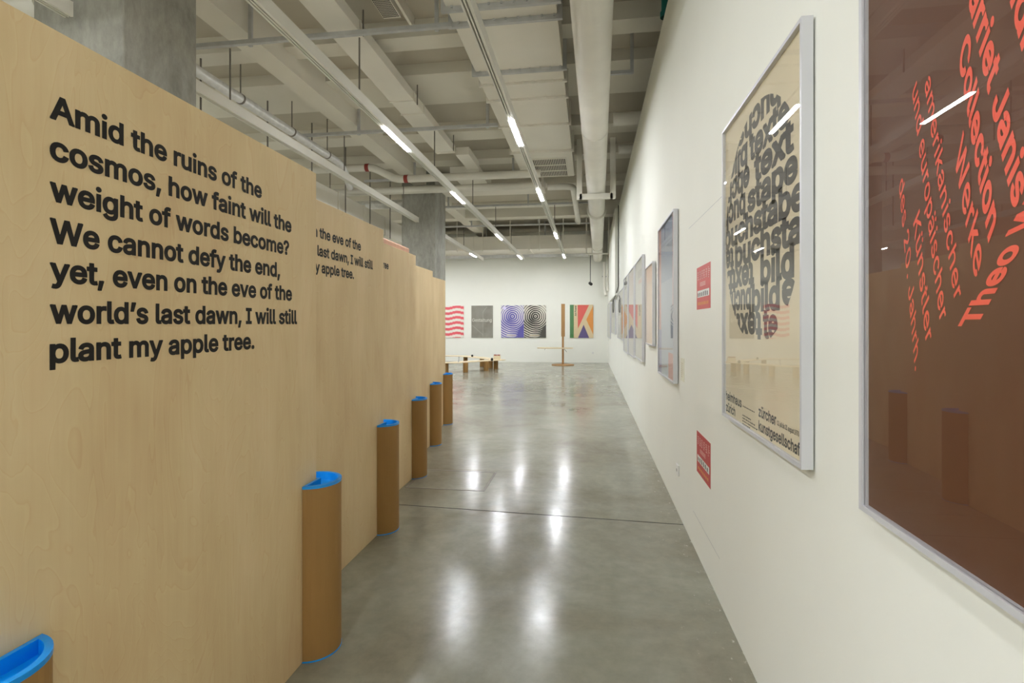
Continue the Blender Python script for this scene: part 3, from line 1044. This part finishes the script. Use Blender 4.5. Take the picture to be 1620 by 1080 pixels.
# ------------------------------------------------------------------ low ring table on tube legs
t = thing('ring_table', 'low ring table of pale planks on cardboard tube legs', 'table', (-3.74, 15.7, 0))
def plank(a, b, wd, z0, z1, name='plank'):
    a, b = Vector(a), Vector(b)
    d = (b - a).normalized()
    nrm = Vector((-d.y, d.x)) * wd / 2
    pts = [a + nrm, a - nrm, b - nrm, b + nrm]
    mb = MB()
    mb.prism([(p.x, p.y) for p in pts], lambda u, v, w: (u, v, w), z0, z1)
    return mb.build(name, M['plank'], t, bevel=0.004)
plank((-3.0, -0.75), (-0.1, -0.02), 0.40, 0.287, 0.307, 'tabletop')
plank((-0.35, -0.05), (0.85, 1.32), 0.40, 0.288, 0.309, 'tabletop')
plank((0.86, 1.25), (0.02, 2.3), 0.40, 0.286, 0.306, 'tabletop')
plank((0.05, 2.3), (-0.9, 3.2), 0.40, 0.287, 0.308, 'tabletop')
plank((-0.8, 3.2), (-3.0, 3.3), 0.40, 0.286, 0.307, 'tabletop')
for lx, ly in ((0.0, 0.0), (0.51, 0.62), (0.70, 1.28), (0.45, 1.72), (0.04, 2.28), (-0.75, 3.15), (-0.56, -0.18), (-1.7, -0.44), (-2.2, 3.26)):
    MB().tube([(lx, ly, 0), (lx, ly, 0.286)], 0.078, 20).build('leg', M['cardboard'], t)
def pebble(label, loc, r, m):
    mb = MB()
    mb.tube([(0, 0, 0), (0, 0, r * 0.3), (0, 0, r), (0, 0, r * 1.7), (0, 0, r * 2)], [r * 0.4, r * 0.85, r, r * 0.7, r * 0.2], 14)
    tag(mb.build('pebble', m, loc=loc), label, 'ornament')
pebble('small dark ball on the near plank of the ring table', (-3.06, 16.42, 0.3095), 0.045, M['cable'])
pebble('small dark ball on the far plank of the ring table', (-4.12, 18.3, 0.308), 0.04, M['cable'])
t = thing('paper_stand', 'small folded paper stand with two red blocks on the end of the ring table', 'stand', (-3.0, 17.0, 0.309))
MB().box(-0.11, 0.11, -0.05, 0.05, 0, 0.13).build('card_base', M['cream'], t)
MB().box(-0.10, -0.01, -0.04, 0.04, 0.13, 0.16).build('red_block', M['red'], t)
MB().box(0.01, 0.10, -0.04, 0.04, 0.13, 0.16).build('red_block', M['red'], t)
o = MB().tube([(0, 0, 0), (0.01, 0, 0.1), (0.015, 0.01, 0.16)], [0.02, 0.012, 0.022], 10).build('figurine', M['galv'], loc=(-3.95, 15.66, 0.307))
tag(o, 'small grey figurine standing on the near plank of the ring table', 'figurine')

# ------------------------------------------------------------------ plank sculpture
t = thing('plank_sculpture', 'slim wooden post sculpture with a cross plank and round base before the end wall', 'sculpture', (-0.97, 19.0, 0))
MB().tube([(0, 0, 0), (0, 0, 0.025)], 0.40, 40).build('base_disc', M['post'], t)
MB().box(-0.035, 0.035, -0.03, 0.03, 0.025, 1.62).build('post', M['post'], t, bevel=0.003)
MB().box(-0.055, 0.075, -0.055, -0.031, 1.02, 2.18).build('upright_board', M['post'], t, bevel=0.003)
w = []
for k in range(25):
    a = 2 * PI * k / 24
    w.append((-0.28 + 0.64 * math.cos(a), 0.17 * math.sin(a) * (1 - 0.3 * math.cos(a))))
MB().prism(w[:-1], lambda u, v, q: (u, v - 0.0, q), 0.585, 0.625).build('cross_plank', M['plank'], t)
MB().tube([(0.05, -0.04, 0.58), (0.14, -0.06, 0.47)], 0.008, 6).build('peg', M['rod'], t)
MB().tube([(-0.62, -0.02, 0.585), (-0.66, -0.03, 0.53)], 0.006, 6).build('peg', M['rod'], t)

# ------------------------------------------------------------------ suspended light tracks
ZT = 3.75
def track(label, x, y0, y1, lamps, rods, w=0.078, h=0.11):
    t = thing('light_track', label, 'light', (x, y0, ZT), 'suspended light tracks')
    g = 0.014
    prof = [(-w / 2, 0), (-0.024, 0), (-0.024, 0.05), (-0.024 + g, 0.05), (-0.024 + g, 0), (0.002, 0), (0.002, 0.05), (0.002 + g, 0.05), (0.002 + g, 0), (w / 2, 0), (w / 2, h), (-w / 2, h)]
    MB().prism(prof, lambda u, v, q: (u, q, v), 0, y1 - y0).build('channel', M['track'], t)
    for yl in lamps:
        MB().box(-0.024, 0.024, yl - y0 - 0.42, yl - y0 + 0.42, -0.008, -0.0005).build('lamp', M['lamp'], t)
    for yr, zt in rods:
        MB().tube([(0.0, yr - y0, h), (0.0, yr - y0, zt - ZT)], 0.009, 8).build('hanger_rod', M['rod'], t)
    return t
ST = [-2.75, -0.1, 2.55, 5.2, 7.9, 10.6, 13.25, 15.95, 18.3]
rods = [(y + 0.05, 4.44) for y in ST if y < 17]
LY = [-4.2, 6.35, 9.43, 13.8, 18.0]
track('lit light track nearest the right wall, hanging under the wide duct', -0.885, -4.5, 18.9, [-1.2] + LY, [r for r in rods if r[0] > 11])
track('lit light track second from the right wall, running left of the wide duct', -2.385, -4.5, 18.9, [-0.7, 2.1] + LY, rods)
track('unlit light track passing above the plywood panels and ending at the far column', -3.865, 4.35, 11.55, [], [r for r in rods if 4.4 < r[0] < 11.5])
track('short lit light track beyond the far column', -3.865, 12.6, 18.9, [17.3], [r for r in rods if r[0] > 12.7])
track('light track ending at the nearer column, above the nearest panel', -3.865, -4.5, 3.45, [-4.2, -0.7], [r for r in rods if r[0] < 3.4])
for x, lb in ((-5.5, 'light track beyond the left duct, third row'), (-7.2, 'light track in the left part of the room, second from the left'), (-9.2, 'leftmost light track of the room')):
    track(lb, x, -4.5, 18.9, [-0.7, 2.75] + LY, [(y + 0.05, 5.0) for y in ST[1::2]])

# ------------------------------------------------------------------ struts (galvanised channels) carrying the tracks
names = ['behind the camera, farthest back', 'just behind the camera', 'overhead near the camera', 'crossing in front of the near narrow duct', 'crossing above the middle lamps',
         'beside the grille of the wide duct', 'before the deep cross beam', 'under the deep cross beam', 'over the end wall duct']
for y, nm in zip(ST, names):
    z = 4.44
    t = thing('ceiling_strut', 'grey steel strut ' + nm, 'strut', (0, y, z), 'steel struts carrying the light tracks')
    MB().box(-4.7, -1.38 if y < 11 else 0.1, -0.022, 0.022, 0.0, 0.012).box(-4.7, -1.38 if y < 11 else 0.1, -0.022, -0.016, 0.012, 0.045).box(-4.7, -1.38 if y < 11 else 0.1, 0.016, 0.022, 0.012, 0.045).build('rail', M['galv'], t)
    for x in (-3.62, -1.55):
        MB().box(x - 0.02, x + 0.02, 0.03, 0.06, 0.0, 0.56 if abs(y - 15.95) > 0.3 else 0.2).build('drop_hanger', M['galv'], t)

# ------------------------------------------------------------------ ducts
def flange(mb, x0, x1, y, z0, z1, e=0.025, d=0.03):
    mb.box(x0 - e, x1 + e, y - d / 2, y + d / 2, z0 - e, z0)
    mb.box(x0 - e, x0, y - d / 2, y + d / 2, z0, z1)
    mb.box(x1, x1 + e, y - d / 2, y + d / 2, z0, z1)
# narrow duct
t = thing('narrow_duct', 'narrow rectangular duct running between the two lit tracks', 'duct', (-2.6, -4.5, 4.56))
MB().box(-0.17, 0.17, 0, 13.9, 0, 0.13).build('duct_body', M['duct'], t, bevel=0.004)
for yy in (3.6, 5.36, 7.1, 7.55, 9.3):
    mb = MB()
    flange(mb, -0.17, 0.17, yy + 4.5 - 0.0, 0, 0.13, 0.012, 0.02)
    mb.build('joint_flange', M['duct'], t)
for yy in (5.4, 7.2, 9.2):
    MB().tube([(0.19, yy + 4.5, -0.02), (0.19, yy + 4.5, 0.26)], 0.009, 8).build('hanger_rod', M['rod'], t)
t = thing('duct_branch', 'stepped end boxes of the narrow duct with side outlets', 'duct', (-2.55, 10.4, 4.5))
MB().box(-0.25, 0.35, 0.0, 0.9, 0, 0.12).build('duct_body', M['duct'], t)
MB().box(0.1, 0.35, -0.9, 0.0, 0.06, 0.2).build('outlet_box', M['duct'], t)
# wide duct
t = thing('wide_duct', 'wide flat duct with bolted ribs and a return grille at its end', 'duct', (-0.82, -4.5, 4.49))
MB().box(-0.55, 0.50, 0, 15.45, 0, 0.36).build('duct_body', M['duct'], t, bevel=0.004)
for yy, e in ((2.2, 0.05), (4.95, 0.05), (5.22, 0.05), (6.28, 0.045), (6.62, 0.03), (7.1, 0.03), (8.05, 0.03), (9.28, 0.04)):
    mb = MB()
    flange(mb, -0.55, 0.50, yy + 4.5, 0, 0.36, e, 0.035)
    q = -0.5
    while q < 0.5:
        mb.box(q, q + 0.02, yy + 4.5 - 0.03, yy + 4.5 - 0.0175, -0.02, 0.0)
        q += 0.12
    mb.build('rib', M['galv'] if e > 0.04 else M['duct'], t)
gz = MB()
gx0, gx1, gy0, gy1 = -0.28, 0.36, 9.72 + 4.5, 10.85 + 4.5
gz.box(gx0, gx1, gy0, gy1, -0.006, -0.002)
g = gz.build('grille', M['gr_dark'], t)
sl = MB()
q = gx0
while q < gx1:
    sl.box(q, q + 0.012, gy0, gy1, -0.016, -0.006)
    q += 0.032
for q in (gy0 - 0.02, gy0 + 0.37, gy0 + 0.75, gy1):
    sl.box(gx0 - 0.02, gx1 + 0.02, q, q + 0.02, -0.02, -0.004)
sl.box(gx0 - 0.02, gx0, gy0, gy1, -0.02, -0.004).box(gx1, gx1 + 0.02, gy0, gy1, -0.02, -0.004)
sl.build('grille_slats', M['duct'], g)
# ceiling vent
t = thing('ceiling_vent', 'perforated ceiling vent between the narrow and wide ducts', 'vent', (-2.19, 5.2, 4.86))
MB().box(-0.10, 0.10, -0.48, 0.48, 0.012, 0.14).build('vent_box', M['duct'], t)
mb = MB()
for k in range(11):
    for q in range(30):
        mb.box(-0.09 + k * 0.0168, -0.081 + k * 0.0168, -0.46 + q * 0.0308, -0.442 + q * 0.0308, 0.008, 0.012)
mb.build('perforated_face', M['gr_dark'], t)
MB().box(0.15, 0.18, -0.48, 0.70, 0.0, 0.14).build('vent_rail', M['duct'], t)
# left longitudinal duct
t = thing('side_duct', 'large grey duct running behind the plywood panels', 'duct', (-4.9, 4.6, 3.6))
MB().box(-0.45, 0, 0, 12.0, 0, 0.44).build('duct_body', M['duct'], t, bevel=0.004)
for yy in (1.2, 2.6, 3.9, 5.2, 6.4, 7.6, 8.8, 10.0):
    MB().box(-0.47, 0.02, yy, yy + 0.04, -0.02, 0.46).build('joint_flange', M['duct'], t)
    MB().tube([(0.04, yy + 0.25, -0.05), (0.04, yy + 0.25, 1.4)], 0.012, 8).build('hanger_rod', M['rod'], t)
# end wall duct
t = thing('cross_duct', 'large cross duct with bright underside along the end wall', 'duct', (-4.0, 17.9, 4.0))
MB().box(-6.0, 4.05, 0, 1.95, 0, 0.46).build('duct_body', M['duct'], t, bevel=0.004)
for x in (-4.0, -2.0, 0.0, 1.95, 3.85):
    mb = MB()
    mb.box(x - 0.03, x + 0.03, -0.03, 1.97, -0.03, 0.0).box(x - 0.03, x + 0.03, -0.03, 0.0, 0.0, 0.48)
    mb.build('joint_flange', M['duct'], t)
for k, x in enumerate((-3.0, -1.6, -0.55, 0.35, 1.3, 2.3, 3.1)):
    MB().tube([(x, -0.05, -0.05), (x, -0.05, 1.0)], 0.014, 8).build('hanger_rod', M['duct'], t)
o = MB().box(-6.9, -0.05, 18.98, 19.02, 3.86, 3.97).build('support_rail', M['galv'])
tag(o, 'thin steel rail under the end wall duct', 'rail')
# middle box duct
t = thing('box_duct', 'cross box duct between the wide duct and the end of the lit tracks', 'duct', (-2.6, 12.0, 4.5))
MB().box(-0.9, 1.55, 0, 0.6, 0.06, 0.3).build('duct_body', M['duct'], t, bevel=0.004)
MB().box(0.35, 1.5, -0.02, 0.0, 0.1, 0.27).build('access_panel', M['ceil'], t)

# ------------------------------------------------------------------ pipes
def bend(path, r, n=5):
    out = [Vector(path[0])]
    for i in range(1, len(path) - 1):
        a, p, b = Vector(path[i - 1]), Vector(path[i]), Vector(path[i + 1])
        s, e = p + (a - p).normalized() * r, p + (b - p).normalized() * r
        for k in range(n + 1):
            q = k / n
            out.append(s * (1 - q) ** 2 + p * 2 * q * (1 - q) + e * q * q)
    out.append(Vector(path[-1]))
    return out
t = thing('drain_pipe', 'thick white pipe running the corridor above the right wall side', 'pipe', (0, 0, 0))
P0 = lambda y: (0.008 + (y - 4.15) * 0.0168, y, 4.02 - (y - 4.15) * 0.004)
MB().tube([P0(-4.5), P0(20.2)], 0.172, 40).build('pipe_body', M['pipe'], t)
for y, r in ((2.0, 0.178), (7.0, 0.176), (11.9, 0.215), (17.2, 0.20)):
    MB().tube([P0(y), P0(y + 0.09)], r, 40).build('collar', M['pipe'], t)
for k, (y, hw) in enumerate(((9.75, 0.30), (17.6, 0.36))):
    cx, _, cz = P0(y)
    t = thing('pipe_hanger', 'grey steel U hanger of the thick pipe ' + ('beside the duct grille' if k == 0 else 'close to the end wall'), 'hanger', (cx, y, cz), 'steel hangers of the thick pipe')
    e = 0.10 if k == 0 else 0.05
    MB().box(-hw, hw, -0.03, 0.03, -0.178 - e, -0.178).build('cross_bar', M['pipe'], t, bevel=0.003)
    for s in (-1, 1):
        MB().box(s * hw - e / 2, s * hw + e / 2, -0.03, 0.03, -0.178 - e, 4.82 - cz + (0.18 if k else 0.0)).build('upright', M['pipe'], t, bevel=0.003)
t = thing('drain_branch', 'short thin white pipe left of the thick pipe with elbow under the grille end', 'pipe', (0, 0, 0))
MB().tube(bend([(-0.9, 11.25, 4.36), (-0.36, 11.25, 4.36), (-0.33, 15.0, 4.32)], 0.2), 0.068, 20).build('pipe_body', M['pipe'], t)
MB().tube([(-0.345, 14.7, 4.324), (-0.345, 14.76, 4.324)], 0.08, 20).build('collar', M['pipe'], t)
t = thing('fire_pipe', 'white cross pipe with red bands beyond the second lamps', 'pipe', (0, 0, 0))
MB().tube(bend([(-5.9, 10.2, 4.62), (-4.35, 10.2, 4.62), (-3.85, 10.2, 4.36), (-0.95, 10.2, 4.36)], 0.12), 0.075, 18).build('pipe_body', M['pipe'], t)
MB().tube([(-4.5, 10.2, 4.62), (-4.42, 10.2, 4.62)], 0.079, 18).build('band', M['red'], t)
MB().tube([(-3.68, 10.2, 4.36), (-3.6, 10.2, 4.36)], 0.079, 18).build('band', M['red'], t)
for k, (y, z, r, x0, x1, lb) in enumerate(((10.95, 4.34, 0.06, -5.6, -1.0, 'thin white cross pipe just before the far column'), (11.4, 4.45, 0.085, -6.2, -1.15, 'white cross pipe touching the head of the far column'),
                                         (13.9, 4.62, 0.09, -5.4, -0.4, 'white cross pipe beyond the far column'), (12.9, 4.5, 0.11, -6.0, -4.35, 'short foil pipe left of the far column'))):
    o = MB().tube([(x0, y, z), (x1, y, z)], r, 18).build('cross_pipe', M['pipe'] if k < 3 else M['foil'])
    tag(o, lb, 'pipe')
t = thing('foil_pipe', 'shiny foil wrapped pipe running above the nearest plywood panel', 'pipe', (0, 0, 0))
MB().tube(bend([(-4.5, 4.3, 4.38), (-4.5, 9.2, 4.38), (-4.62, 9.75, 4.1)], 0.3), 0.062, 18).build('pipe_body', M['foil'], t)
for y in (5.1, 6.3, 7.5, 8.6):
    MB().tube([(-4.5, y, 4.38), (-4.5, y + 0.03, 4.38)], 0.068, 18).build('clamp', M['rod'], t)
    MB().tube([(-4.5, y + 0.015, 4.44), (-4.5, y + 0.015, 5.0)], 0.008, 6).build('hanger_rod', M['rod'], t)
t = thing('grey_drain', 'grey pipe with collar running left from the nearer column, above the nearest panel', 'pipe', (0, 0, 0))
MB().tube([(-7.0, 3.8, 4.12), (-4.27, 3.8, 4.12)], 0.085, 20).build('pipe_body', M['pipe'], t)
MB().tube([(-4.62, 3.8, 4.12), (-4.5, 3.8, 4.12)], 0.1, 20).build('collar', M['pipe'], t)
t = thing('teal_standpipe', 'teal pipe end poking out above the right wall', 'pipe', (0.72, 5.3, 4.42))
MB().tube([(0, 0, 0), (0, 0, 0.58)], 0.04, 14).build('pipe_body', M['teal'], t)
MB().tube([(0, 0, 0.0), (0, 0, 0.05)], 0.052, 14).build('collar', M['teal'], t)
t = thing('angled_duct', 'grey sheet duct cutting the top corner above the right wall', 'duct', (0.45, 4.0, 4.6))
MB().prism([(0.0, -1.5), (0.5, -1.5), (0.5, 1.1), (0.1, 0.9)], lambda u, v, q: (u, v, q), 0.0, 0.3).build('duct_body', M['duct'], t)
for y, z, r, x0, x1, lb in ((8.3, 4.6, 0.10, 0.35, 3.0, 'dim white pipe over the right wall, nearer one'), (9.6, 4.55, 0.08, 0.5, 3.0, 'dim white pipe over the right wall, farther one')):
    tag(MB().tube([(x0, y, z), (x1, y, z)], r, 16).build('cross_pipe', M['pipe']), lb, 'pipe')
t = thing('strut_hanger', 'small L-shaped steel hanger right of the thick pipe', 'hanger', (0.5, 6.6, 4.5))
MB().box(-0.02, 0.02, -0.02, 0.02, 0, 0.5).build('drop', M['galv'], t)
MB().box(-0.42, -0.02, -0.02, 0.02, 0, 0.04).build('arm', M['galv'], t)
t = thing('strut_hanger', 'steel bar high right of the thick pipe near the top edge', 'hanger', (0.5, 5.0, 4.62))
MB().box(-0.42, 0.0, -0.03, 0.03, 0, 0.05).build('arm', M['galv'], t)
